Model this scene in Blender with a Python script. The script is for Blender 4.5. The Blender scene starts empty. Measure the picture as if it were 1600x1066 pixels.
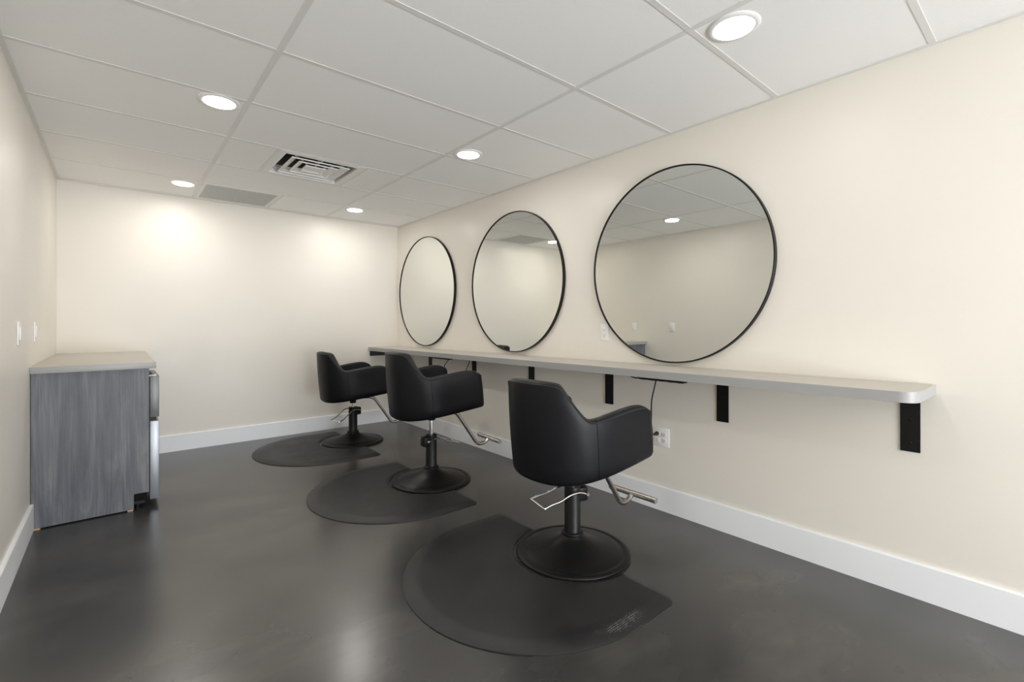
import bpy, bmesh, math, random
from mathutils import Vector, Matrix
random.seed(7)
C = bpy.context.scene.collection
PI = math.pi
sc = bpy.context.scene

# ------------------------------------------------------------------ camera, world, exposure
F_PX, YAW, HORIZON, CAM_Z = 733.145, 0.6992, 505.145, 1.1788
cam_data = bpy.data.cameras.new('camera')
cam_data.sensor_fit = 'HORIZONTAL'; cam_data.sensor_width = 36.0
cam_data.lens = F_PX / 1600 * 36.0
cam_data.shift_y = -(533.0 - HORIZON) / 1600
cam_data.clip_start = 0.02
cam = bpy.data.objects.new('camera', cam_data); C.objects.link(cam)
cam.location = (0, 0, CAM_Z); cam.rotation_euler = (PI/2, 0, -YAW)
sc.camera = cam
w = bpy.data.worlds.new('world'); sc.world = w; w.use_nodes = True
w.node_tree.nodes['Background'].inputs[0].default_value = (0.75, 0.85, 1.0, 1)
w.node_tree.nodes['Background'].inputs[1].default_value = 0.4
vs = sc.view_settings
vs.view_transform = 'Standard'; vs.look = 'None'; vs.gamma = 1.0; vs.exposure = 0.17; vs.use_curve_mapping = False
sc.cycles.diffuse_bounces = 8; sc.cycles.glossy_bounces = 6; sc.cycles.max_bounces = 14
sc.cycles.sample_clamp_indirect = 3.0
sc.cycles.denoising_prefilter = 'ACCURATE'
LAMP_STRENGTH = 96.0
LAMP_COLOR = (1.0, 0.965, 0.915)

XL, XR, YB, YF, H = -0.379, 2.6303, 5.3102, -4.0, 2.3514   # room
FILL_W = 212.0
fill = bpy.data.lights.new('added_fill_light', 'AREA'); fill.shape = 'RECTANGLE'; fill.size = 2.35; fill.size_y = 1.4
fill.energy = FILL_W; fill.color = (0.93, 0.97, 1.0)
fill_o = bpy.data.objects.new('added_fill_light', fill); C.objects.link(fill_o)
fill_o.location = (1.125, YF-0.10, 0.75); fill_o.rotation_euler = (PI/2+math.radians(40), 0, 0)  # unseen area light added behind the camera, tilted up to brighten the ceiling

# ------------------------------------------------------------------ material helpers
def mat(name, color, rough=0.5, metal=0.0, spec=0.5, coat=0.0):
    m = bpy.data.materials.new(name); m.use_nodes = True
    b = m.node_tree.nodes['Principled BSDF']
    b.inputs['Base Color'].default_value = (*color, 1)
    b.inputs['Roughness'].default_value = rough
    b.inputs['Metallic'].default_value = metal
    b.inputs['Specular IOR Level'].default_value = spec
    b.inputs['Coat Weight'].default_value = coat
    return m
def N(m, kind, **kw):
    n = m.node_tree.nodes.new(kind)
    for k, v in kw.items():
        if hasattr(n, k): setattr(n, k, v)
        else: n.inputs[k].default_value = v
    return n
def L(m, a, b): m.node_tree.links.new(a, b)
def coords(m, scale=(1, 1, 1), rot=(0, 0, 0), obj=True):
    t = N(m, 'ShaderNodeTexCoord'); mp = N(m, 'ShaderNodeMapping')
    mp.inputs['Scale'].default_value = scale; mp.inputs['Rotation'].default_value = rot
    L(m, t.outputs['Object' if obj else 'Generated'], mp.inputs['Vector']); return mp.outputs[0]
def noise(m, vec, scale, detail=4, rough=0.5, dist=0.0):
    n = N(m, 'ShaderNodeTexNoise'); n.inputs['Scale'].default_value = scale
    n.inputs['Detail'].default_value = detail; n.inputs['Roughness'].default_value = rough
    n.inputs['Distortion'].default_value = dist
    L(m, vec, n.inputs['Vector']); return n.outputs['Fac']
def ramp(m, fac, stops):
    r = N(m, 'ShaderNodeValToRGB'); e = r.color_ramp.elements
    while len(e) < len(stops): e.new(0.5)
    for i, (p, c) in enumerate(stops):
        e[i].position = p; e[i].color = (*c, 1) if len(c) == 3 else c
    L(m, fac, r.inputs[0]); return r.outputs[0]
def bump(m, fac, strength, dist=0.001, prev=None):
    b = N(m, 'ShaderNodeBump'); b.inputs['Strength'].default_value = strength; b.inputs['Distance'].default_value = dist
    L(m, fac, b.inputs['Height'])
    if prev is not None: L(m, prev, b.inputs['Normal'])
    return b.outputs[0]
def P(m): return m.node_tree.nodes['Principled BSDF']
def maprange(m, fac, a, b, c, d):
    n = N(m, 'ShaderNodeMapRange'); n.inputs[1].default_value = a; n.inputs[2].default_value = b
    n.inputs[3].default_value = c; n.inputs[4].default_value = d; L(m, fac, n.inputs[0]); return n.outputs[0]
def mixc(m, fac, a, b, blend='MIX'):
    n = N(m, 'ShaderNodeMix', data_type='RGBA'); n.blend_type = blend
    if isinstance(fac, float): n.inputs[0].default_value = fac
    else: L(m, fac, n.inputs[0])
    for s, i in ((a, 6), (b, 7)):
        if isinstance(s, tuple): n.inputs[i].default_value = (*s, 1)
        else: L(m, s, n.inputs[i])
    return n.outputs[2]

def wall_mat():
    m = mat('beige_wall_paint', (0.85, 0.80, 0.72), 0.40, spec=0.38)
    v = coords(m)
    n = noise(m, v, 1.3, 3)
    L(m, ramp(m, n, [(0.3, (0.795, 0.755, 0.692)), (0.7, (0.812, 0.772, 0.708))]), P(m).inputs['Base Color'])
    f = noise(m, v, 160, 3)
    L(m, bump(m, f, 0.16, 0.0012), P(m).inputs['Normal'])
    L(m, maprange(m, noise(m, v, 3.0, 4), 0.3, 0.7, 0.32, 0.42), P(m).inputs['Roughness'])
    return m
M_WALL = wall_mat()
def ceil_mat():
    m = mat('white_ceiling_tile', (0.84, 0.84, 0.82), 0.95, spec=0.2)
    v = coords(m)
    f = noise(m, v, 260, 3, 0.7)
    L(m, ramp(m, f, [(0.30, (0.84, 0.84, 0.835)), (0.42, (0.93, 0.93, 0.928)), (0.7, (0.945, 0.945, 0.94))]), P(m).inputs['Base Color'])
    L(m, bump(m, f, 0.5, 0.002), P(m).inputs['Normal'])
    return m
M_CEIL = ceil_mat()
M_TEE = mat('white_ceiling_grid_metal', (0.76, 0.76, 0.745), 0.5)
M_WHITE = mat('white_trim_paint', (0.88, 0.895, 0.925), 0.38)
n_ = noise(M_WHITE, coords(M_WHITE), 9, 3)
L(M_WHITE, maprange(M_WHITE, n_, 0.3, 0.7, 0.33, 0.45), P(M_WHITE).inputs['Roughness'])
M_PLASTIC = mat('white_plastic', (0.86, 0.86, 0.85), 0.35)
M_SLOT = mat('dark_slot', (0.02, 0.02, 0.02), 0.6)
def floor_mat():
    m = mat('charcoal_epoxy_concrete', (0.04, 0.04, 0.04), 0.3, spec=0.95)
    v = coords(m)
    vs_ = coords(m, (0.8, 1.5, 1), (0, 0, 0.5))
    big = noise(m, vs_, 1.5, 4, 0.55, 0.0)
    c1 = ramp(m, big, [(0.32, (0.028, 0.028, 0.029)), (0.5, (0.050, 0.049, 0.047)), (0.72, (0.088, 0.083, 0.076))])
    fine = noise(m, coords(m, (1, 2.4, 1), (0, 0, -0.35)), 3.4, 3, 0.5)
    c2 = mixc(m, 0.5, c1, ramp(m, fine, [(0.32, (0.66, 0.66, 0.66)), (0.72, (1.0, 1.0, 1.0))]), 'MULTIPLY')
    vor = N(m, 'ShaderNodeTexVoronoi'); vor.inputs['Scale'].default_value = 9; L(m, v, vor.inputs['Vector'])
    gate = noise(m, v, 3.5, 2)
    sp = N(m, 'ShaderNodeMath', operation='LESS_THAN'); sp.inputs[1].default_value = 0.022; L(m, vor.outputs['Distance'], sp.inputs[0])
    g2 = N(m, 'ShaderNodeMath', operation='GREATER_THAN'); g2.inputs[1].default_value = 0.56; L(m, gate, g2.inputs[0])
    mu = N(m, 'ShaderNodeMath', operation='MULTIPLY'); L(m, sp.outputs[0], mu.inputs[0]); L(m, g2.outputs[0], mu.inputs[1])
    L(m, mixc(m, mu.outputs[0], c2, (0.16, 0.155, 0.15)), P(m).inputs['Base Color'])
    P(m).inputs['Roughness'].default_value = 0.25
    L(m, bump(m, noise(m, v, 3, 2), 0.10, 0.004), P(m).inputs['Normal'])
    return m
M_FLOOR = floor_mat()
def vinyl_mat():
    m = mat('black_vinyl_upholstery', (0.0065, 0.007, 0.009), 0.42, spec=0.23)
    v = coords(m)
    L(m, bump(m, noise(m, v, 320, 4), 0.10, 0.0006), P(m).inputs['Normal'])
    L(m, maprange(m, noise(m, v, 6, 3), 0.3, 0.7, 0.40, 0.50), P(m).inputs['Roughness'])
    return m
M_VINYL = vinyl_mat()
M_SEAM = mat('black_seam_thread', (0.003, 0.003, 0.003), 0.8, spec=0.1)
M_PIPING = mat('black_piping', (0.015, 0.016, 0.020), 0.36, spec=0.45)
def satin_mat():
    m = mat('black_powder_coated_steel', (0.0065, 0.0065, 0.0065), 0.40, spec=0.26)
    L(m, bump(m, noise(m, coords(m), 500, 2), 0.08, 0.0004), P(m).inputs['Normal'])
    return m
M_BLACK = satin_mat()
M_CHROME = mat('chrome', (0.82, 0.82, 0.83), 0.10, 1.0)
def nickel_mat():
    m = mat('brushed_nickel', (0.55, 0.52, 0.48), 0.30, 1.0)
    L(m, maprange(m, noise(m, coords(m, (1, 1, 30)), 40, 3), 0.3, 0.7, 0.24, 0.36), P(m).inputs['Roughness'])
    return m
M_NICKEL = nickel_mat()
def rubber_mat():
    m = mat('black_rubber_mat', (0.018, 0.018, 0.019), 0.42, spec=0.45)
    v = coords(m)
    n = noise(m, v, 5, 5, 0.6)
    L(m, ramp(m, n, [(0.35, (0.011, 0.011, 0.012)), (0.75, (0.021, 0.021, 0.022))]), P(m).inputs['Base Color'])
    L(m, bump(m, noise(m, v, 420, 3), 0.22, 0.0006), P(m).inputs['Normal'])
    L(m, maprange(m, n, 0.3, 0.7, 0.40, 0.52), P(m).inputs['Roughness'])
    return m
M_MAT = rubber_mat()
def dusty_mat():
    # the near mat carries a dusty dotted shoe-print scuff
    m = rubber_mat(); m.name = 'black_rubber_mat_with_scuff'
    t = N(m, 'ShaderNodeTexCoord')
    mp = N(m, 'ShaderNodeMapping'); mp.vector_type = 'TEXTURE'
    mp.inputs['Location'].default_value = (1.50, 1.155, 0.0); mp.inputs['Rotation'].default_value = (0,0,-0.25)
    mp.inputs['Scale'].default_value = (0.14, 0.085, 1.0)
    L(m, t.outputs['Object'], mp.inputs['Vector'])
    g = N(m, 'ShaderNodeTexGradient', gradient_type='SPHERICAL'); L(m, mp.outputs[0], g.inputs[0])
    vor = N(m, 'ShaderNodeTexVoronoi'); vor.inputs['Scale'].default_value = 110; vor.inputs['Randomness'].default_value = 0.25
    L(m, t.outputs['Object'], vor.inputs['Vector'])
    lt = N(m, 'ShaderNodeMath', operation='LESS_THAN'); lt.inputs[1].default_value = 0.30; L(m, vor.outputs['Distance'], lt.inputs[0])
    nz = maprange(m, noise(m, t.outputs['Object'], 25, 3), 0.36, 0.54, 0.15, 1.0)
    a = N(m, 'ShaderNodeMath', operation='MULTIPLY'); L(m, lt.outputs[0], a.inputs[0]); L(m, maprange(m, g.outputs['Fac'], 0.0, 0.35, 0.0, 1.0), a.inputs[1])
    b = N(m, 'ShaderNodeMath', operation='MULTIPLY'); L(m, a.outputs[0], b.inputs[0]); L(m, nz, b.inputs[1])
    old = P(m).inputs['Base Color'].links[0].from_socket
    L(m, mixc(m, b.outputs[0], old, (0.22, 0.22, 0.215)), P(m).inputs['Base Color'])
    return m
M_MAT_SCUFF = dusty_mat()
def laminate_mat():
    m = mat('grey_beige_laminate', (0.45, 0.41, 0.36), 0.42)
    n = noise(m, coords(m), 240, 4, 0.7)
    L(m, ramp(m, n, [(0.3, (0.48, 0.445, 0.395)), (0.7, (0.56, 0.525, 0.47))]), P(m).inputs['Base Color'])
    return m
M_LAM = laminate_mat()
M_EDGE = mat('grey_edge_banding', (0.36, 0.36, 0.36), 0.40)
def edge_slots(o):
    o.data.materials.append(M_EDGE)
    for p in o.data.polygons:
        if abs(p.normal.z) < 0.5: p.material_index = 1
    return o
def wood_mat():
    m = mat('grey_wood_grain_laminate', (0.13, 0.135, 0.15), 0.45)
    big = noise(m, coords(m, (7.0, 7.0, 0.8)), 1.3, 5, 0.6, 1.1)
    fine = noise(m, coords(m, (60, 60, 1.4)), 1.8, 6, 0.65, 0.6)
    c1 = ramp(m, big, [(0.30, (0.080, 0.087, 0.105)), (0.5, (0.135, 0.143, 0.163)), (0.70, (0.235, 0.238, 0.252))])
    c2 = ramp(m, fine, [(0.32, (0.55, 0.55, 0.57)), (0.68, (1.0, 1.0, 1.0))])
    L(m, mixc(m, 0.85, c1, c2, 'MULTIPLY'), P(m).inputs['Base Color'])
    L(m, bump(m, fine, 0.12, 0.0008), P(m).inputs['Normal'])
    return m
M_WOOD = wood_mat()
def steel_mat():
    m = mat('brushed_stainless_steel', (0.36, 0.375, 0.41), 0.40, 0.7)
    n = noise(m, coords(m, (120, 120, 2)), 2.5, 4)
    L(m, maprange(m, n, 0.3, 0.7, 0.36, 0.46), P(m).inputs['Roughness'])
    return m
M_STEEL = steel_mat()
M_FRIDGE_SIDE = mat('freezer_door_dark_steel', (0.17, 0.175, 0.175), 0.42, 0.4)
M_SHIM = mat('raw_pine_shim', (0.60, 0.42, 0.25), 0.7)
M_MIRROR = mat('mirror_glass', (0.80, 0.815, 0.785), 0.0, 1.0)
M_RETURN = mat('grey_perforated_grille', (0.50, 0.52, 0.51), 0.6)
def perf():
    m = M_RETURN; v = coords(m)
    vor = N(m, 'ShaderNodeTexVoronoi'); vor.inputs['Scale'].default_value = 130; vor.inputs['Randomness'].default_value = 0.0
    L(m, v, vor.inputs['Vector'])
    L(m, ramp(m, vor.outputs['Distance'], [(0.34, (0.26, 0.275, 0.27)), (0.42, (0.68, 0.70, 0.69))]), P(m).inputs['Base Color'])
perf()
M_DUCT = mat('dark_duct', (0.10, 0.10, 0.10), 0.8)
M_VENT = mat('white_enamel_vent', (0.80, 0.80, 0.785), 0.42)
M_LENS = bpy.data.materials.new('lit_lamp_lens'); M_LENS.use_nodes = True
b_ = P(M_LENS); b_.inputs['Base Color'].default_value = (1, 1, 1, 1)
b_.inputs['Emission Color'].default_value = (*LAMP_COLOR, 1); b_.inputs['Emission Strength'].default_value = 9.0

# ------------------------------------------------------------------ mesh helpers
def link(name, bm, m, parent=None, smooth=True, angle=35):
    bmesh.ops.remove_doubles(bm, verts=bm.verts, dist=1e-6)
    bmesh.ops.recalc_face_normals(bm, faces=bm.faces)
    if smooth:
        for f in bm.faces: f.smooth = True
        lim = math.radians(angle)
        for e in bm.edges:
            if len(e.link_faces) == 2 and e.calc_face_angle(0) > lim: e.smooth = False
    me = bpy.data.meshes.new(name); bm.to_mesh(me); bm.free()
    o = bpy.data.objects.new(name, me); C.objects.link(o)
    if m: me.materials.append(m)
    if parent: o.parent = parent
    return o
def NB(): return bmesh.new()
def box(bm, x0, x1, y0, y1, z0, z1, bev=0.0, seg=2, mtx=None):
    v = [bm.verts.new((x, y, z)) for z in (z0, z1) for y in (y0, y1) for x in (x0, x1)]
    fs = [bm.faces.new([v[i] for i in q]) for q in ((0, 2, 3, 1), (4, 5, 7, 6), (0, 1, 5, 4), (2, 6, 7, 3), (0, 4, 6, 2), (1, 3, 7, 5))]
    geo = v
    if bev > 0:
        es = list({e for f in fs for e in f.edges})
        r = bmesh.ops.bevel(bm, geom=es, offset=bev, segments=seg, affect='EDGES', profile=0.5)
        geo = list({x for f in r['faces'] for x in f.verts} | {x for x in v if x.is_valid})
    if mtx: bmesh.ops.transform(bm, matrix=mtx, verts=[g for g in geo if g.is_valid])
    return bm
def tube(bm, pts, r, seg=12, closed=False, caps=True):
    pts = [Vector(p) for p in pts]; n = len(pts); rings = []
    prev = None
    for i, p in enumerate(pts):
        if closed: t = pts[(i+1) % n] - pts[i-1]
        else: t = pts[min(i+1, n-1)] - pts[max(i-1, 0)]
        t.normalize()
        if prev is None:
            a = Vector((0, 0, 1)) if abs(t.z) < 0.9 else Vector((1, 0, 0))
            nrm = t.cross(a).normalized()
        else:
            nrm = (prev - t * prev.dot(t)).normalized()
        prev = nrm; bi = t.cross(nrm)
        rr = r[i] if isinstance(r, (list, tuple)) else r
        rings.append([bm.verts.new(p + (nrm*math.cos(2*PI*k/seg) + bi*math.sin(2*PI*k/seg))*rr) for k in range(seg)])
    m = n if closed else n-1
    for i in range(m):
        a, b = rings[i], rings[(i+1) % n]
        for k in range(seg): bm.faces.new((a[k], a[(k+1) % seg], b[(k+1) % seg], b[k]))
    if caps and not closed:
        bm.faces.new(rings[0]); bm.faces.new(rings[-1][::-1])
    return bm
def spline(pts, n=8, closed=False):
    P_ = [Vector(p) for p in pts]; out = []; m = len(P_)
    for i in range(m if closed else m-1):
        p0 = P_[(i-1) % m] if closed or i > 0 else P_[0]*2 - P_[1]
        p1 = P_[i]; p2 = P_[(i+1) % m]
        p3 = P_[(i+2) % m] if closed or i+2 < m else P_[-1]*2 - P_[-2]
        for k in range(n):
            t = k/n
            out.append(0.5*((2*p1) + (p2-p0)*t + (2*p0-5*p1+4*p2-p3)*t*t + (3*p1-p0-3*p2+p3)*t**3))
    if not closed: out.append(P_[-1])
    return out
def fillet(pts, r, n=6):
    """polyline with rounded corners"""
    P_ = [Vector(p) for p in pts]; out = [P_[0]]
    for i in range(1, len(P_)-1):
        a, b, c = P_[i-1], P_[i], P_[i+1]
        d1 = (a-b); d2 = (c-b); rr = min(r, d1.length*0.49, d2.length*0.49)
        s, e = b + d1.normalized()*rr, b + d2.normalized()*rr
        for k in range(n+1):
            t = k/n; out.append(s*(1-t)**2 + b*2*t*(1-t) + e*t*t)
    out.append(P_[-1]); return out
def lathe(bm, prof, seg=64, cx=0, cy=0, a0=0.0):
    rings = []
    for r, z in prof:
        if r < 1e-6: rings.append([bm.verts.new((cx, cy, z))])
        else: rings.append([bm.verts.new((cx + r*math.cos(a0+2*PI*k/seg), cy + r*math.sin(a0+2*PI*k/seg), z)) for k in range(seg)])
    for a, b in zip(rings, rings[1:]):
        for k in range(seg):
            q = (k+1) % seg
            if len(a) == 1 and len(b) == 1: continue
            if len(a) == 1: bm.faces.new((a[0], b[k], b[q]))
            elif len(b) == 1: bm.faces.new((a[k], b[0], a[q]))
            else: bm.faces.new((a[k], b[k], b[q], a[q]))
    return bm
def prism(bm, poly, z0, z1):
    lo = [bm.verts.new((x, y, z0)) for x, y in poly]; hi = [bm.verts.new((x, y, z1)) for x, y in poly]
    n = len(poly)
    for i in range(n): bm.faces.new((lo[i], lo[(i+1) % n], hi[(i+1) % n], hi[i]))
    bm.faces.new(lo[::-1]); bm.faces.new(hi); return bm
def prop(o, label=None, cat=None, group=None, kind=None):
    if label: o['label'] = label
    if cat: o['category'] = cat
    if group: o['group'] = group
    if kind: o['kind'] = kind
    return o
def thing(name, label, cat, loc=(0, 0, 0), rz=0, group=None):
    o = bpy.data.objects.new(name, None); C.objects.link(o)
    o.empty_display_size = 0.1; o.location = loc; o.rotation_euler = (0, 0, rz)
    return prop(o, label, cat, group)
def struct(name, bm, m, label=None, smooth=False):
    return prop(link(name, bm, m, smooth=smooth), label, None, None, 'structure')
def dup(root, loc=None, rz=None, label=None):
    r = root.copy(); C.objects.link(r)
    if loc: r.location = loc
    if rz is not None: r.rotation_euler = (0, 0, rz)
    if label: r['label'] = label
    for ch in list(root.children):
        c = ch.copy(); C.objects.link(c); c.parent = r
        for g in list(ch.children):
            d = g.copy(); C.objects.link(d); d.parent = c
    return r

# ------------------------------------------------------------------ room shell
T = 0.12
struct('floor', box(NB(), XL-T, XR+T, YF-T, YB+T, -0.1, 0.0), M_FLOOR, 'dark charcoal polished concrete floor with cloudy mottling')
struct('wall_right', box(NB(), XR, XR+T, YF-T, YB+T, 0, H+0.25), M_WALL, 'beige wall carrying the round mirrors and long counter')
struct('wall_back', box(NB(), XL, XR, YB, YB+T, 0, H+0.25), M_WALL, 'bare beige far wall')
struct('wall_left', box(NB(), XL-T, XL, YF-T, YB+T, 0, H+0.25), M_WALL, 'beige left wall with two light switches above the cabinet')
bm = NB(); OX0, OX1, OZ = -0.05, 2.30, 2.10      # unseen opening behind the camera, added to let the fill light in
box(bm, XL, OX0, YF-T, YF, 0, H+0.25); box(bm, OX1, XR, YF-T, YF, 0, H+0.25); box(bm, OX0, OX1, YF-T, YF, OZ, H+0.25)
struct('wall_front', bm, M_WALL, 'beige wall behind the camera with a wide opening added for the fill light')
def base_profile_y(bm, x_wall, sgn, y0, y1):
    t, hh = 0.015, 0.1508
    prof = [(0, 0), (t, 0), (t, hh-0.004), (t-0.003, hh), (0, hh)]
    a = [bm.verts.new((x_wall + sgn*p, y0, z)) for p, z in prof]; b = [bm.verts.new((x_wall + sgn*p, y1, z)) for p, z in prof]
    for i in range(5): bm.faces.new((a[i], a[(i+1) % 5], b[(i+1) % 5], b[i]))
    bm.faces.new(a[::-1]); bm.faces.new(b); return bm
struct('baseboard_right', base_profile_y(NB(), XR, -1, YF, YB), M_WHITE, 'white baseboard under the mirror wall')
struct('baseboard_left', base_profile_y(NB(), XL, 1, YF, 3.789), M_WHITE, 'white baseboard ending at the grey end panel')
bm = NB(); base_profile_y(bm, 0, -1, XL, XR-0.015)
bmesh.ops.transform(bm, matrix=Matrix(((0, 1, 0, 0), (1, 0, 0, YB), (0, 0, 1, 0), (0, 0, 0, 1))), verts=bm.verts)
struct('baseboard_back', bm, M_WHITE, 'white baseboard along the far wall')

# ------------------------------------------------------------------ suspended ceiling
X1, X2 = 0.5352, 1.7544
Y0, TS = 0.9798, 0.6096
rows = [Y0 + k*TS for k in range(-9, 8) if YF < Y0 + k*TS < YB]
VX0, VX1, VY0, VY1 = 0.840, 1.449, Y0+4*TS, Y0+5*TS        # supply diffuser module
RX0, RX1, RY0, RY1 = X1, 1.165, Y0+6*TS, Y0+7*TS            # return grille module
bm = NB()
xs = [XL, X1, X2, XR]; ys = [YF] + rows + [YB]
def tile(x0, x1, y0, y1): box(bm, x0+0.002, x1-0.002, y0+0.002, y1-0.002, H+0.0024, H+0.016)
for i in range(3):
    for j in range(len(ys)-1):
        x0, x1, y0, y1 = xs[i], xs[i+1], ys[j], ys[j+1]
        if i == 1 and abs(y0-VY0) < 0.01: tile(x0, VX0, y0, y1); tile(VX1, x1, y0, y1)
        elif i == 1 and abs(y0-RY0) < 0.01: tile(RX1, x1, y0, y1)
        else: tile(x0, x1, y0, y1)
struct('ceiling', bm, M_CEIL, 'suspended ceiling of white lay-in panels')
struct('ceiling_slab', box(NB(), XL, XR, YF, YB, H+0.27, H+0.30), M_DUCT)
bm = NB(); tw = 0.012
for x in (X1, X2):
    box(bm, x-tw, x+tw, YF, YB, H, H+0.0020)
for j, y in enumerate(rows):
    for a, b in ((XL, X1-tw), (X1+tw, X2-tw), (X2+tw, XR)): box(bm, a, b, y-tw, y+tw, H+0.0003, H+0.0020)
for x in (VX0, VX1): box(bm, x-tw, x+tw, VY0+tw, VY1-tw, H+0.0003, H+0.0020)
box(bm, RX1-tw, RX1+tw, RY0+tw, RY1-tw, H+0.0003, H+0.0020)
struct('trim_1', bm, M_TEE, 'white metal grid of the suspended ceiling')
bm = NB(); a = 0.022
box(bm, XL, XL+a, YF, YB, H-0.001, H+0.0022); box(bm, XR-a, XR, YF, YB, H-0.001, H+0.0022)
box(bm, XL+a, XR-a, YB-a, YB, H-0.001, H+0.0022); box(bm, XL+a, XR-a, YF, YF+a, H-0.001, H+0.0022)
struct('trim_2', bm, M_TEE, 'white metal angle edging where ceiling meets walls')

# recessed lamps
def make_lamp(label, level):
    t = thing('recessed_ceiling_light', label, 'ceiling light', group='recessed ceiling lights')
    bm = NB(); lathe(bm, [(0.0745, 0.004), (0.0745, -0.0045), (0.078, -0.006), (0.094, -0.003), (0.097, 0.0), (0.097, 0.004)], 48)
    link('trim_ring', bm, M_PLASTIC, t)
    bm = NB(); lathe(bm, [(0.074, -0.0005), (0.074, -0.007), (0.066, -0.0095), (0.045, -0.011), (0.0, -0.012)], 48)
    link('lens', bm, M_LENS, t)
    # the lamp's own light: a disc just under its lens
    ld = bpy.data.lights.new('lamp_light', 'AREA'); ld.shape = 'DISK'; ld.size = 0.140
    ld.energy = math.pi**2 * 0.070**2 * LAMP_STRENGTH * level; ld.color = LAMP_COLOR
    lo = bpy.data.objects.new('lamp_light', ld); C.objects.link(lo); lo.parent = t; lo.location = (0, 0, -0.0125)
    return t
lamps = [((1.868, 0.858), 'round lit ceiling light nearest the camera above the largest mirror'),
         ((0.413, 2.90), 'larger round lit ceiling light left of the square air vent'),
         ((1.866, 2.690), 'round lit ceiling light above the middle mirror, right of the vent'),
         ((0.421, 4.783), 'small round lit ceiling light by the far wall, left of the grey grille'),
         ((1.880, 4.760), 'small round lit ceiling light near the far right corner'),
         ((0.417, 0.858), 'round lit ceiling light over the near left of the room'),
         ((0.417, -1.10), 'round lit ceiling light behind the camera on the left'),
         ((1.868, -1.10), 'round lit ceiling light behind the camera on the right'),
         ((0.417, -3.05), 'round lit ceiling light added out of view by the added opening on the left'),  # unseen extra row, added to even out light along the room
         ((1.868, -3.05), 'round lit ceiling light added out of view by the added opening on the right')]
for (x, y), lab in lamps:
    make_lamp(lab, 1.1 if y > 2 else 0.38).location = (x, y, H)

# supply diffuser
t = thing('ceiling_air_diffuser', 'white square air vent with nested louvre rings in the ceiling', 'air vent', ((VX0+VX1)/2, (VY0+VY1)/2, H))
def sq_ring(bm, specs):
    """specs: list of (half size, z): square section swept"""
    rings = [[bm.verts.new((sx*h_, sy*h_, z)) for sx, sy in ((-1, -1), (1, -1), (1, 1), (-1, 1))] for h_, z in specs]
    for a, b in zip(rings, rings[1:]):
        for k in range(4): bm.faces.new((a[k], a[(k+1) % 4], b[(k+1) % 4], b[k]))
    return rings
bm = NB()
r_ = sq_ring(bm, [(0.298, 0.003), (0.298, -0.001), (0.268, -0.004), (0.255, -0.004), (0.250, 0.004), (0.246, 0.062)])
link('frame', bm, M_VENT, t, smooth=False)
bm = NB(); sq_ring(bm, [(0.246, 0.062), (0.24, 0.20)]); box(bm, -0.24, 0.24, -0.24, 0.24, 0.20, 0.205); link('duct_opening', bm, M_DUCT, t, smooth=False)
for h_ in (0.205, 0.140):
    bm = NB(); sq_ring(bm, [(h_-0.046, 0.015), (h_-0.010, -0.002), (h_-0.009, -0.006), (h_, -0.006), (h_, 0.001), (h_-0.008, 0.003), (h_-0.044, 0.018), (h_-0.046, 0.015)])
    link('louvre_ring', bm, M_VENT, t, smooth=False)
bm = NB()
rr = sq_ring(bm, [(0.056, 0.003), (0.064, -0.006), (0.075, -0.006), (0.075, 0.002), (0.056, 0.008)])
bm.faces.new(rr[0]); bm.faces.new(rr[-1][::-1])
link('centre_plate', bm, M_VENT, t, smooth=False)
for sx, sy in ((1, 1), (1, -1), (-1, 1), (-1, -1)):
    bm = NB(); tube(bm, [(sx*0.060, sy*0.060, 0.010), (sx*0.12, sy*0.12, 0.020), (sx*0.242, sy*0.242, 0.026)], 0.004, 6); link('support_strut', bm, M_VENT, t)
for s in (-1, 1):
    bm = NB(); box(bm, -0.006, 0.006, min(s*0.06, s*0.244), max(s*0.06, s*0.244), 0.008, 0.034)
    link('support_strut', bm, M_VENT, t)

# return grille
t = thing('ceiling_return_grille', 'grey perforated square return grille in the ceiling by the far wall', 'air grille', ((RX0+RX1)/2, (RY0+RY1)/2, H))
hx, hy = (RX1-RX0)/2-0.0125, TS/2-0.0125
bm = NB()
for x0, x1, y0, y1 in ((-hx, -hx+0.028, -hy, hy), (hx-0.028, hx, -hy, hy), (-hx+0.028, hx-0.028, -hy, -hy+0.028), (-hx+0.028, hx-0.028, hy-0.028, hy)):
    box(bm, x0, x1, y0, y1, -0.003, 0.004)
link('frame', bm, M_VENT, t, smooth=False)
bm = NB(); box(bm, -hx+0.028, hx-0.028, -hy+0.028, hy-0.028, 0.0, 0.003); link('perforated_face', bm, M_RETURN, t, smooth=False)

# ------------------------------------------------------------------ mirrors
def make_mirror(label):
    t = thing('round_mirror', label, 'mirror', group='round mirrors on the right wall')
    R = 0.604; seg = 160
    def disc_ring(prof):
        bm = NB(); lathe(bm, prof, seg)
        bmesh.ops.rotate(bm, matrix=Matrix.Rotation(-PI/2, 3, 'Y'), verts=bm.verts); return bm
    link('frame', disc_ring([(R-0.008, 0.0), (R, 0.0), (R, 0.026), (R-0.0015, 0.0275), (R-0.0065, 0.0275), (R-0.008, 0.026), (R-0.008, 0.0)]), M_BLACK, t)
    link('mirror_glass', disc_ring([(R-0.008, 0.004), (R-0.008, 0.0200), (R-0.0082, 0.0202), (0, 0.0202)]), M_MIRROR, t, smooth=False)
    return t
mir = make_mirror('largest-looking round black-framed mirror, nearest, reflecting a lit ceiling lamp')
mir.location = (XR-0.001, 1.585, 1.538)
dup(mir, (XR-0.001, 3.092, 1.534), None, 'middle of three round black-framed mirrors on the wall')
dup(mir, (XR-0.001, 4.605, 1.531), None, 'farthest round black-framed mirror beside the room corner')

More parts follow.
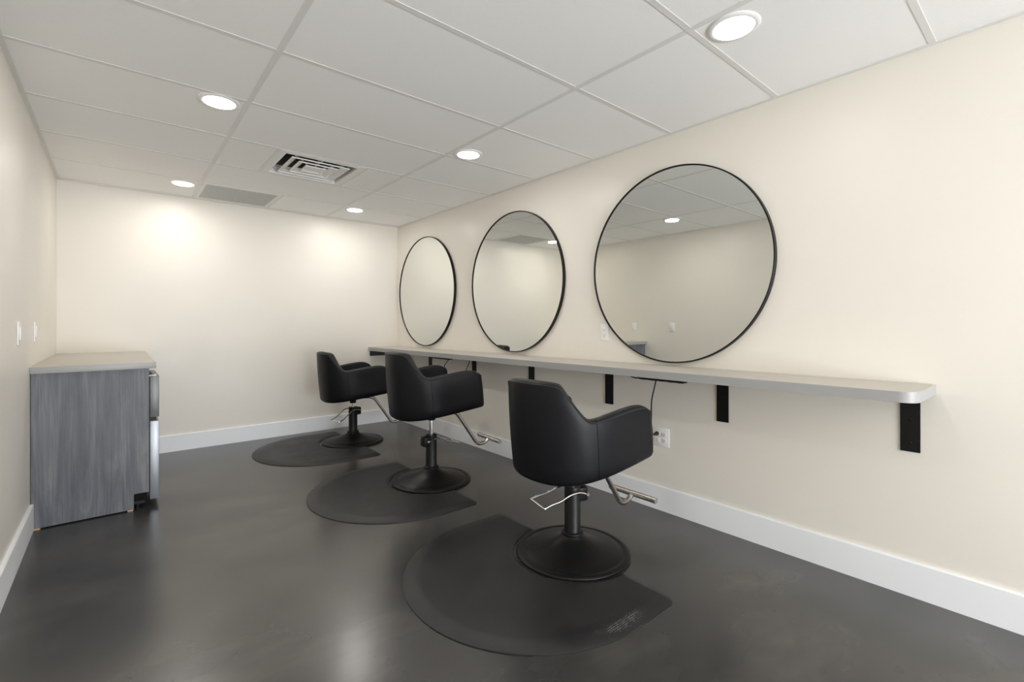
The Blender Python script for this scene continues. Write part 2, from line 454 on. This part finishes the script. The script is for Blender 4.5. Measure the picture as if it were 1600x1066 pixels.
# ------------------------------------------------------------------ long counter
def ctop(y): return 0.921 - 0.0046*(y-0.36)
CT = 0.042; CX = 2.258; CY0 = 0.362
bm = NB(); poly = [(XR-0.001, CY0)]
rc = 0.06
for k in range(13):
    a = -PI/2 - k/12*PI/2
    poly.append((CX+rc + rc*math.cos(a), CY0+rc + rc*math.sin(a)))
poly += [(CX, YB-0.001), (XR-0.001, YB-0.001)]
lo = [bm.verts.new((x, y, ctop(y)-CT)) for x, y in poly]; hi = [bm.verts.new((x, y, ctop(y))) for x, y in poly]
n = len(poly)
for i in range(n): bm.faces.new((lo[i], lo[(i+1) % n], hi[(i+1) % n], hi[i]))
bm.faces.new(lo[::-1]); bm.faces.new(hi)
es = [e for e in bm.edges if abs((e.verts[0].co.z-ctop(e.verts[0].co.y))) < 1e-6 and abs((e.verts[1].co.z-ctop(e.verts[1].co.y))) < 1e-6]
bmesh.ops.bevel(bm, geom=es, offset=0.0018, segments=2, affect='EDGES')
prop(edge_slots(link('wall_counter', bm, M_LAM, smooth=True, angle=30)), 'long narrow grey laminate counter running below the round mirrors', 'counter')

bracket_labels = ['black shelf bracket under the near rounded end of the counter', 'second black shelf bracket from the near counter end, right of the outlet plate',
                  'black shelf bracket behind the nearest styling chair, above its armrest', 'black shelf bracket between the nearest and middle styling chairs',
                  'black shelf bracket just behind the middle chair armrest, right of thin cord', 'farthest black wall bracket, left of the hanging cords']
def make_bracket(label):
    t = thing('counter_bracket', label, 'bracket', group='shelf brackets under the long counter')
    bm = NB(); w = 0.0335; th = 0.006
    prof = [(0, -0.255), (-th, -0.255), (-th, -th-0.004), (-th-0.004, -th), (-0.30, -th), (-0.30, 0), (0, 0)]
    a = [bm.verts.new((x, -w, z)) for x, z in prof]; b = [bm.verts.new((x, w, z)) for x, z in prof]
    for i in range(len(prof)): bm.faces.new((a[i], a[(i+1) % len(prof)], b[(i+1) % len(prof)], b[i]))
    bm.faces.new(a[::-1]); bm.faces.new(b)
    link('bracket_arm', bm, M_BLACK, t, smooth=False)
    for z, y in ((-0.115, 0.0), (-0.215, 0.0)):
        bm = NB(); lathe(bm, [(0.0, 0.0), (0.0065, 0.0), (0.0065, 0.0012), (0.003, 0.0026), (0, 0.0028)], 16)
        bmesh.ops.rotate(bm, matrix=Matrix.Rotation(-PI/2, 3, 'Y'), verts=bm.verts)
        bmesh.ops.translate(bm, vec=(-th, y, z), verts=bm.verts)
        link('screw', bm, M_BLACK, t)
    return t
br = None
for y, lab in zip((0.445, 1.268, 2.069, 2.872, 3.688, 4.514), bracket_labels):
    loc = (XR-0.0005, y, ctop(y)-CT-0.0008)
    if br is None: br = make_bracket(lab); br.location = loc
    else: dup(br, loc, None, lab)
bm = NB(); zt = ctop(YB)-CT-0.001
box(bm, 2.275, XR-0.02, YB-0.006, YB-0.0005, zt-0.062, zt); box(bm, 2.275, XR-0.02, YB-0.07, YB-0.0065, zt-0.006, zt)
prop(link('counter_end_bracket', bm, mat('dark_grey_steel', (0.03, 0.033, 0.034), 0.5), smooth=False), 'dark grey angle bar on the far wall holding the far end of the counter', 'bracket')

# ------------------------------------------------------------------ outlets and switches
def plate_bm(wy, hz, th=0.005):
    bm = NB(); box(bm, -th, 0, -wy/2, wy/2, -hz/2, hz/2, 0.002, 2); return bm
def receptacle(bm, cy, cz):     # facing -X
    box(bm, -0.0068, -0.0045, cy-0.0165, cy+0.0165, cz-0.0135, cz+0.0135, 0.0012)
def slots(bm, cy, cz):
    box(bm, -0.0071, -0.0066, cy-0.0075, cy-0.0055, cz-0.001, cz+0.008); box(bm, -0.0071, -0.0066, cy+0.0050, cy+0.0070, cz-0.001, cz+0.006)
    bm2 = bm; box(bm2, -0.0071, -0.0066, cy-0.0025, cy+0.0025, cz-0.0095, cz-0.0045)
t = thing('wall_outlet', 'single white duplex outlet at the lower left of the largest mirror', 'outlet', (XR-0.0003, 2.111, 1.1135))
link('cover_plate', plate_bm(0.070, 0.115), M_PLASTIC, t)
for z in (0.0195, -0.0195):
    bm = NB(); receptacle(bm, 0, z); rcp = link('receptacle', bm, M_PLASTIC, t)
    bm = NB(); slots(bm, 0, z); link('slots', bm, M_SLOT, rcp, smooth=False)
t = thing('wall_outlet_double', 'double-gang white outlet plate low on the wall with a black plug in it', 'outlet', (XR-0.0003, 1.662, 0.460))
link('cover_plate', plate_bm(0.116, 0.116), M_PLASTIC, t)
for y in (0.023, -0.023):
    for z in (0.0195, -0.0195):
        bm = NB(); receptacle(bm, y, z); rcp = link('receptacle', bm, M_PLASTIC, t)
        bm = NB(); slots(bm, y, z); link('slots', bm, M_SLOT, rcp, smooth=False)
def make_switch(label, y):
    t = thing('light_switch', label, 'light switch', (XL+0.0003, y, 1.127), PI, group='light switches on the left wall')
    link('cover_plate', plate_bm(0.074, 0.118, 0.006), M_PLASTIC, t)
    bm = NB(); box(bm, -0.011, -0.006, -0.0165, 0.0165, -0.033, 0.033, 0.0015)
    link('rocker', bm, M_PLASTIC, t); return t
make_switch('white rocker light switch on the left wall, the one nearer the camera', 3.372)
make_switch('white rocker light switch on the left wall, the one nearer the far corner', 3.968)

# ------------------------------------------------------------------ cords and power strips under the counter
M_CORD = mat('black_cable', (0.012, 0.012, 0.012), 0.45)
def strip(name, label, x, y0, y1):
    t = thing(name, label, 'power strip', (x, (y0+y1)/2, ctop((y0+y1)/2)-CT-0.0255))
    hl = (y1-y0)/2
    bm = NB(); box(bm, -0.021, 0.021, -hl, hl, -0.011, 0.024, 0.004); link('housing', bm, M_CORD, t)
    n = max(3, int((y1-y0)/0.06))
    for i in range(n):
        bm = NB(); yy = -hl + (i+0.5)*(2*hl/n); box(bm, -0.014, 0.014, yy-0.014, yy+0.014, -0.0125, -0.0105)
        link('socket', bm, M_SLOT, t, smooth=False)
    return t
near_strip = strip('power_strip', 'black power strip under the counter above the double outlet', 2.46, 1.40, 1.70)
far_strip = strip('power_strip', 'black power strip under the counter behind the middle chair', 2.46, 3.84, 4.20)
def cord(pts, r, owner):
    o = link('power_cord', tube(NB(), pts, r, 10), M_CORD, owner)
    o.location = (-owner.location.x, -owner.location.y, -owner.location.z)      # points are given in room coordinates
    return o
def plug(x, y, z, parent):
    bm = NB(); tube(bm, [(x, y, z), (x-0.012, y, z), (x-0.022, y, z-0.001), (x-0.036, y, z-0.005)], [0.0125, 0.0125, 0.009, 0.005], 14)
    return link('plug', bm, M_CORD, parent)
c = cord(spline([(2.46, 1.59, 0.838), (2.475, 1.605, 0.815), (2.52, 1.645, 0.765), (2.566, 1.690, 0.69), (2.588, 1.706, 0.60), (2.590, 1.708, 0.53), (2.586, 1.698, 0.485), (2.592, 1.686, 0.4755)], 10), 0.0042, near_strip)
plug(XR-0.008, 1.685, 0.4800, c)
cord(spline([(2.46, 1.700, 0.846), (2.46, 1.735, 0.840), (2.47, 1.775, 0.845), (2.49, 1.79, 0.856), (2.51, 1.775, 0.866)], 10), 0.0045, near_strip)
c = cord(fillet([(2.46, 3.87, 0.835), (2.505, 4.035, 0.752), (2.56, 4.09, 0.66), (2.595, 4.08, 0.53), (2.594, 4.06, 0.470), (2.600, 4.06, 0.458)], 0.02), 0.0042, far_strip); plug(XR-0.002, 4.06, 0.462, c)
c = cord(fillet([(2.46, 3.85, 0.846), (2.46, 3.70, 0.849), (2.46, 3.53, 0.847), (2.47, 3.535, 0.835), (2.53, 3.70, 0.715), (2.585, 3.92, 0.52), (2.594, 3.985, 0.465), (2.600, 3.99, 0.458)], 0.03), 0.0042, far_strip); plug(XR-0.002, 3.99, 0.462, c)

# ------------------------------------------------------------------ cabinet run on the left
PY = 3.790                       # face of the end panel
CTZ1, CTZ0 = 0.930, 0.891
bm = NB(); box(bm, XL+0.001, 0.190, 3.765, YB-0.001, CTZ0, CTZ1, 0.002, 2)
prop(edge_slots(link('cabinet_worktop', bm, M_LAM, angle=30)), 'short thick grey-beige laminate worktop above the wood-grain end panel on the left', 'worktop')
bm = NB(); zb = 0.007
poly = [(XL+0.003, zb), (0.079, zb), (0.079, 0.102), (0.155, 0.102), (0.155, CTZ0-0.001), (XL+0.003, CTZ0-0.001)]
a = [bm.verts.new((x, PY, z)) for x, z in poly]; b = [bm.verts.new((x, PY+0.019, z)) for x, z in poly]
for i in range(6): bm.faces.new((a[i], a[(i+1) % 6], b[(i+1) % 6], b[i]))
bm.faces.new(a[::-1]); bm.faces.new(b)
prop(link('cabinet_end_panel', bm, M_WOOD, smooth=False), 'tall grey wood-grain laminate end panel with a toe-kick notch', 'panel')
for x, lab in ((-0.352, 'small raw wood shim under the end panel near the left baseboard'), (0.062, 'small raw wood shim under the end panel beside the toe notch')):
    bm = NB(); box(bm, x-0.014, x+0.014, PY-0.004, PY+0.02, 0.0005, 0.0065)
    prop(link('wood_shim', bm, M_SHIM, smooth=False), lab, 'shim', 'shims under the end panel')
# two-door small refrigerator beside the panel
t = thing('mini_refrigerator', 'two-door stainless mini refrigerator under the worktop behind the grey panel', 'refrigerator', (0, 3.82, 0))
FY0, FY1 = 0.0, 0.475
bm = NB(); box(bm, -0.335, 0.146, FY0, FY1, 0.045, 0.832, 0.004); body = link('body', bm, M_BLACK, t)
bm = NB(); box(bm, -0.30, 0.135, FY0+0.02, FY1-0.02, 0.022, 0.045); link('base_grille', bm, M_BLACK, t, smooth=False)
for x in (-0.29, 0.10):
    for y in (FY0+0.05, FY1-0.05):
        bm = NB(); lathe(bm, [(0, 0.0), (0.016, 0.0), (0.016, 0.018), (0.009, 0.022), (0, 0.022)], 16, x, y); link('foot', bm, M_BLACK, t)
def door(z0, z1, nm):
    bm = NB(); box(bm, 0.160, 0.208, FY0-0.004, FY1+0.004, z0, z1, 0.0025, 2)
    return link(nm, bm, M_STEEL if nm == 'refrigerator_door' else M_FRIDGE_SIDE, t)
bm = NB(); box(bm, 0.146, 0.159, FY0+0.008, FY1-0.008, 0.07, 0.542); link('gasket', bm, M_SLOT, t, smooth=False)
bm = NB(); box(bm, 0.146, 0.159, FY0+0.008, FY1-0.008, 0.575, 0.820); link('gasket', bm, M_SLOT, t, smooth=False)
door(0.042, 0.546, 'refrigerator_door'); d2 = door(0.571, 0.838, 'freezer_door')
bm = NB(); box(bm, 0.146, 0.193, FY0+0.006, FY1-0.006, 0.543, 0.573); link('handle_recess', bm, M_SLOT, t, smooth=False)
bm = NB(); box(bm, 0.12, 0.195, 0.004, 0.05, 0.832, 0.8435, 0.003); link('top_hinge_cover', bm, M_PLASTIC, t)
# base cabinet farther along
t = thing('base_cabinet', 'grey wood-grain base cabinet at the far end under the worktop, beyond the refrigerator', 'cabinet', (0, 4.33, 0))
ln = YB-0.02-4.33
bm = NB(); box(bm, XL+0.02, 0.135, 0.0, ln, 0.10, CTZ0-0.001); link('body', bm, M_WOOD, t, smooth=False)
bm = NB(); box(bm, XL+0.02, 0.075, 0.0, ln, 0.0, 0.10); link('toe_kick', bm, M_BLACK, t, smooth=False)
for k in range(2):
    y0 = 0.003 + k*ln/2
    bm = NB(); box(bm, 0.1355, 0.1545, y0, y0+ln/2-0.006, 0.105, CTZ0-0.006, 0.001); d = link('door', bm, M_WOOD, t)
    yy = y0 + (ln/2-0.05 if k == 0 else 0.04)
    bm = NB(); tube(bm, fillet([(0.154, yy, 0.70), (0.178, yy, 0.70), (0.178, yy, 0.83), (0.154, yy, 0.83)], 0.01), 0.005, 10); link('handle', bm, M_NICKEL, d)

# ------------------------------------------------------------------ anti-fatigue mats
def make_mat(name, label, cx, cy, bcx, bcy, m, w=0.598, rz=0.0):
    """round-backed mat whose straight side faces the counter, notched round the chair base"""
    def arc(cx_, cy_, r, a0, a1, n): return [(cx_ + r*math.cos(a0+(a1-a0)*k/n), cy_ + r*math.sin(a0+(a1-a0)*k/n)) for k in range(n+1)]
    def outline(da, de):
        xe = 1.812 - de; ww = w - da; rk = max(0.012, 0.038-de); rN = 0.303 + de
        an = math.acos((xe-bcx)/rN)
        yt, yb = bcy + rN*math.sin(an), bcy - rN*math.sin(an)
        out = []
        for k in range(6): out.append((xe, yt + 0.0 + (cy+ww-rk-yt)*k/6))
        out += arc(xe-rk, cy+ww-rk, rk, 0, PI/2, 8)
        for k in range(1, 6): out.append((xe-rk + (cx-xe+rk)*k/6, cy+ww))
        out += arc(cx, cy, ww, PI/2, 3*PI/2, 84)
        for k in range(1, 6): out.append((cx + (xe-rk-cx)*k/6, cy-ww))
        out += arc(xe-rk, cy-ww+rk, rk, -PI/2, 0, 8)
        for k in range(1, 6): out.append((xe, cy-ww+rk + (yb-cy+ww-rk)*k/6))
        out += arc(bcx, bcy, rN, 2*PI-an, an, 48)[:-1]
        return out
    bm = NB()
    rings = [[bm.verts.new((x, y, z)) for x, y in outline(da, de)] for da, de, z in
             ((0, 0, 0.0005), (0, 0, 0.0035), (0.003, 0.002, 0.0052), (0.066, 0.022, 0.0128), (0.074, 0.026, 0.0136), (0.082, 0.030, 0.0138))]
    n = len(rings[0])
    for a, b in zip(rings, rings[1:]):
        for i in range(n): bm.faces.new((a[i], a[(i+1) % n], b[(i+1) % n], b[i]))
    top = bm.faces.new(rings[-1]); bot = bm.faces.new(rings[0][::-1])
    bmesh.ops.triangulate(bm, faces=[top, bot])
    o = link(name, bm, m, angle=50)
    return prop(o, label, 'floor mat', 'anti-fatigue mats under the styling chairs')
bases = [(1.800, 1.655), (1.806, 3.090), (1.803, 4.615)]
make_mat('salon_floor_mat', 'large black half-round rubber mat with a pale scuff, nearest the camera', 1.520, 1.672, *bases[0], M_MAT_SCUFF)
make_mat('salon_floor_mat', 'middle black half-round rubber mat, under the second chair', 1.530, 3.086, *bases[1], M_MAT)
make_mat('salon_floor_mat', 'farthest black half-round rubber mat, touching the far baseboard side', 1.500, 4.560, *bases[2], M_MAT)

# ------------------------------------------------------------------ styling chairs
# chair frame: +x towards the counter, origin on the floor under the column
HALF = spline([(0.282, 0.298), (0.20, 0.299), (0.10, 0.297), (-0.02, 0.289), (-0.10, 0.276), (-0.172, 0.252), (-0.230, 0.214), (-0.275, 0.163), (-0.303, 0.098), (-0.314, 0.037), (-0.3155, 0.0)], 6)
PLAN = [Vector((p.x, p.y)) for p in HALF] + [Vector((p.x, -p.y)) for p in reversed(HALF[:-1])]
def interp(tab, x):
    if x <= tab[0][0]: return tab[0][1]
    for (a, va), (b, vb) in zip(tab, tab[1:]):
        if x <= b:
            t = (x-a)/(b-a); return va + (vb-va)*t
    return tab[-1][1]
def arclen(pl):
    s = [0.0]
    for a, b in zip(pl, pl[1:]): s.append(s[-1] + (b-a).length)
    return s
S = arclen(PLAN); SM = S[-1]/2
def s_at(u):   # arc distance from back centre where plan x equals u
    best = min(range(len(HALF)), key=lambda i: abs(HALF[i].x-u) + (0 if HALF[i].x > -0.30 else 1))
    return SM - S[best]
SN = s_at(-0.150)              # seam / notch
TOP = [(0.0, 0.912), (0.10, 0.911), (0.15, 0.908), (0.186, 0.902), (0.203, 0.888), (0.217, 0.867), (SN-0.060, 0.792), (SN-0.030, 0.757), (SN-0.010, 0.742), (SN+0.01, 0.738), (SN+0.05, 0.742),
       (SN+0.13, 0.755), (SN+0.23, 0.769), (SN+0.31, 0.776), (SN+0.360, 0.774), (SN+0.390, 0.764), (SN+0.425, 0.745)]
def top_h(d):      # smoothed
    return sum(interp(TOP, max(0, d+k*0.006)) for k in (-2, -1, 0, 1, 2))/5
def bot_h(u, d):
    return 0.428 + 0.128*max(0.0, u+0.30)
def make_tub():
    root_bm = NB()
    # resample the plan finely
    nst = 116; st = []
    for i in range(nst+1):
        s = S[-1]*i/nst
        j = max(k for k in range(len(S)) if S[k] <= s+1e-9); j = min(j, len(PLAN)-2)
        t = (s-S[j])/(S[j+1]-S[j]); st.append((PLAN[j].lerp(PLAN[j+1], t), s))
    loops = []; pip = []; seam_s = {1: [], -1: []}
    TH = 0.062
    ends = [0.0, 0.004, 0.012, 0.024]
    for i, (p, s) in enumerate(st):
        a = st[max(i-1, 0)][0]; b = st[min(i+1, nst)][0]
        tan = (b-a).normalized(); nin = Vector((-tan.y, tan.x))
        if nin.dot(-p) < 0 and abs(p.x) < 0.2: nin = -nin
        if (Vector((0.0, 0.0))-p).dot(nin) < 0: nin = -nin
        d = abs(s-SM)
        zt, zb = top_h(d), bot_h(p.x, d)
        # distance from the arm's front end, for rounding it off
        e = min(s, S[-1]-s); re = TH/2
        k = 1.0 if e >= re else math.sqrt(max(0.0, 1-((re-e)/re)**2))
        k = max(k, 0.12)
        th = TH + (0.018 if d < 0.22 else 0.018*max(0, 1-(d-0.22)/0.1))
        off = th*(1-k)/2; thk = th*k
        zt -= 0.022*(1-k); zb += 0.012*(1-k)
        groove = 0.0
        def at(o_, z):
            lean = -0.075*(z-0.65) * (1.0 if p.x < 0.1 else 1.0 + 0.5*(p.x-0.1)/0.17)
            bulge = 0.0
            if o_ < 0.004: bulge = -0.006*math.sin(PI*max(0, min(1, (z-zb)/(zt-zb))))
            q = p + nin*(off + o_*k + bulge*k + (groove if o_ < thk*0.4 else 0))
            return root_bm.verts.new((q.x+lean, q.y*(1.0+0.03*(z-0.65)), z))
        r = 0.020; lp = []
        lp.append(at(0.034, zb)); lp.append(at(0.017, zb+0.003)); lp.append(at(0.006, zb+0.012)); lp.append(at(0.0, zb+0.028))
        for q in (0.15, 0.32, 0.5, 0.68, 0.84): lp.append(at(0.0, zb+0.028+(zt-r-zb-0.028)*q))
        lp.append(at(0.0, zt-r))
        for q in range(1, 5):
            ang = q/4*PI/2; lp.append(at(r*(1-math.cos(ang)), zt-r+r*math.sin(ang)))
        lp.append(at(th*0.5, zt+0.002))
        for q in range(0, 5):
            ang = PI/2 - q/4*PI/2; lp.append(at(th-r*(1-math.cos(ang)), zt-r+r*math.sin(ang)))
        for q in (0.35, 0.7, 1.0): lp.append(at(th, zt-r+(0.54-zt+r)*q))
        lp.append(at(th-0.006, zb+0.02)); lp.append(at(th-0.02, zb+0.004))
        loops.append(lp)
        if abs(d-SN-0.022) < 0.5*S[-1]/nst: seam_s[1 if s > SM else -1] = [v.co.copy() for v in lp[2:14]]
        if k > 0.6: pip.append(lp[10].co.copy() + Vector((-nin.x, -nin.y, 0))*0.0005 + Vector((0, 0, 0.0006)))
    for a, b in zip(loops, loops[1:]):
        m = len(a)
        for i in range(m): root_bm.faces.new((a[i], a[(i+1) % m], b[(i+1) % m], b[i]))
    root_bm.faces.new(loops[0]); root_bm.faces.new(loops[-1][::-1])
    return root_bm, pip, seam_s
def inner_poly(th=0.058, xf=0.262, shrink=0.0):
    out = []
    for i, p in enumerate(PLAN):
        a = PLAN[max(i-1, 0)]; b = PLAN[min(i+1, len(PLAN)-1)]
        tan = (b-a).normalized(); nin = Vector((-tan.y, tan.x))
        if (Vector((0, 0))-p).dot(nin) < 0: nin = -nin
        q = p + nin*(th + shrink)
        out.append((min(q.x, xf), q.y))
    return out
def make_chair(label, dz, lever_az, lever_tip_z, loc, turn=0.0):
    # the seat is turned on its column; the pump lever keeps its own direction
    lever_az -= turn
    t = thing('styling_chair', label, 'salon chair', loc, turn, group='black salon styling chairs')
    # pedestal
    bm = NB()
    lathe(bm, [(0, 0.001), (0.289, 0.001), (0.292, 0.004), (0.292, 0.010), (0.287, 0.0145), (0.272, 0.0175), (0.262, 0.0175), (0.2575, 0.0155), (0.252, 0.0165), (0.245, 0.021),
               (0.205, 0.029), (0.160, 0.040), (0.120, 0.053), (0.088, 0.067), (0.066, 0.080), (0.056, 0.090), (0.052, 0.096), (0.0, 0.096)], 96)
    base = link('pedestal_base', bm, M_BLACK, t, angle=50)
    bm = NB(); lathe(bm, [(0, 0.094), (0.054, 0.094), (0.056, 0.098), (0.056, 0.104), (0.053, 0.108), (0.043, 0.110), (0.0415, 0.113), (0.0415, 0.338), (0.039, 0.342), (0.0, 0.342)], 48)
    col = link('column', bm, M_BLACK, t, angle=50)
    bm = NB(); lathe(bm, [(0, 0.341), (0.0135, 0.341), (0.0135, 0.395+dz), (0, 0.395+dz)], 24); link('piston', bm, M_CHROME, t)
    bm = NB(); lathe(bm, [(0, 0.392+dz), (0.028, 0.392+dz), (0.030, 0.395+dz), (0.030, 0.443+dz), (0, 0.443+dz)], 24); link('seat_socket', bm, M_BLACK, t)
    # pump housing and lever
    ca, sa = math.cos(lever_az), math.sin(lever_az)
    Mx = Matrix.Rotation(lever_az, 4, 'Z')
    bm = NB(); box(bm, -0.075, -0.020, -0.034, 0.034, 0.262, 0.335, 0.009, 3, Mx); h_ = link('pump_housing', bm, M_BLACK, t)
    bm = NB(); tube(bm, [(-0.052, -0.060, 0.306), (-0.052, 0.060, 0.306)], 0.006, 12); bmesh.ops.transform(bm, matrix=Mx, verts=bm.verts)
    link('pivot_pin', bm, M_CHROME, h_)
    zt = lever_tip_z
    tipx = 0.205
    side = [(-0.052, 0.306), (0.00, 0.322), (0.055, 0.317), (0.11, 0.5*(0.306+zt)+0.006), (0.16, zt+0.012), (tipx, zt)]
    pts = []
    def sd(s): return [(x, s*(0.060+0.012*max(0, (x+0.05)/0.25)), z) for x, z in side]
    p1 = spline(sd(-1), 6); p2 = spline(sd(1), 6)[::-1]
    e1, e2 = p1[-1], p2[0]
    path = p1[:-1] + fillet([p1[-2], e1, e2, p2[1]], 0.014, 6)[1:-1] + p2[1:]
    bm = NB(); tube(bm, path, 0.0043, 10); bmesh.ops.transform(bm, matrix=Mx, verts=bm.verts)
    lv = link('pump_lever', bm, M_CHROME, t)
    for s in (-1, 1):
        bm = NB(); tube(bm, [(-0.052, s*0.055, 0.306), (-0.052, s*0.066, 0.306)], 0.0082, 14); bmesh.ops.transform(bm, matrix=Mx, verts=bm.verts)
        link('bolt_cap', bm, M_CHROME, lv)
    # tub
    bm, pip, seams = make_tub(); bmesh.ops.translate(bm, vec=(0, 0, dz), verts=bm.verts)
    tub = link('tub_shell', bm, M_VINYL, t, angle=60)
    bm = NB(); tube(bm, [q+Vector((0, 0, dz)) for q in pip], 0.0032, 8); link('piping', bm, M_PIPING, tub)
    for sm in seams.values():
        bm = NB(); tube(bm, [Vector((q.x, q.y, q.z+dz)) for q in sm], 0.0014, 6); link('seam', bm, M_SEAM, tub)
    bm = NB()
    ip = inner_poly(0.055, 0.240)
    cxy = Vector((0.0, 0.0)); rings = []
    lean = -0.10
    for sc_, z in ((0.97, 0.475), (1.0, 0.490), (1.0, 0.575), (0.985, 0.592), (0.95, 0.603), (0.80, 0.611), (0.4, 0.614)):
        rings.append([bm.verts.new((x*sc_+lean*(z-0.65), y*sc_, z+dz+(0.055*max(0, x/0.24) if z < 0.5 else 0))) for x, y in ip])
    n = len(ip)
    for a, b in zip(rings, rings[1:]):
        for i in range(n): bm.faces.new((a[i], a[(i+1) % n], b[(i+1) % n], b[i]))
    bm.faces.new(rings[0][::-1]); bm.faces.new(rings[-1]); link('seat_cushion', bm, M_VINYL, t, angle=50)
    bm = NB(); box(bm, -0.19, -0.02, -0.19, 0.19, 0.462+dz, 0.474+dz, 0.003); link('seat_frame', bm, M_BLACK, t)
    bm = NB(); box(bm, -0.085, 0.085, -0.075, 0.075, 0.443+dz, 0.4545+dz, 0.002); link('mounting_plate', bm, M_BLACK, t)
    # footrest
    bm = NB()
    fp = fillet([(0.10, 0, 0.440), (0.21, 0, 0.432), (0.405, 0, 0.150), (0.468, 0, 0.150), (0.517, 0, 0.182)], 0.05, 8)
    tube(bm, [Vector(q)+Vector((0, 0, dz)) for q in fp], 0.0140, 14); fr = link('footrest_arm', bm, M_NICKEL, t)
    bm = NB(); tube(bm, [(0.515, -0.155, 0.184+dz), (0.515, 0.155, 0.184+dz)], 0.0165, 18); link('footrest_bar', bm, M_NICKEL, fr)
    for s in (-1, 1):
        bm = NB(); tube(bm, [(0.515, s*0.153, 0.184+dz), (0.515, s*0.159, 0.184+dz)], 0.0168, 18); link('end_cap', bm, M_NICKEL, fr)
    return t
R_ = math.radians
make_chair('black vinyl styling chair nearest the camera, seat lowered, on the large near mat', -0.004, R_(165), 0.278, (*bases[0], 0))
make_chair('middle black vinyl styling chair, raised highest with its chrome piston showing', 0.060, R_(-3), 0.262, (*bases[1], 0), R_(-4.5))
make_chair('farthest black vinyl styling chair, beside the far wall and counter end', -0.010, R_(194), 0.235, (*bases[2], 0), R_(-4.5))
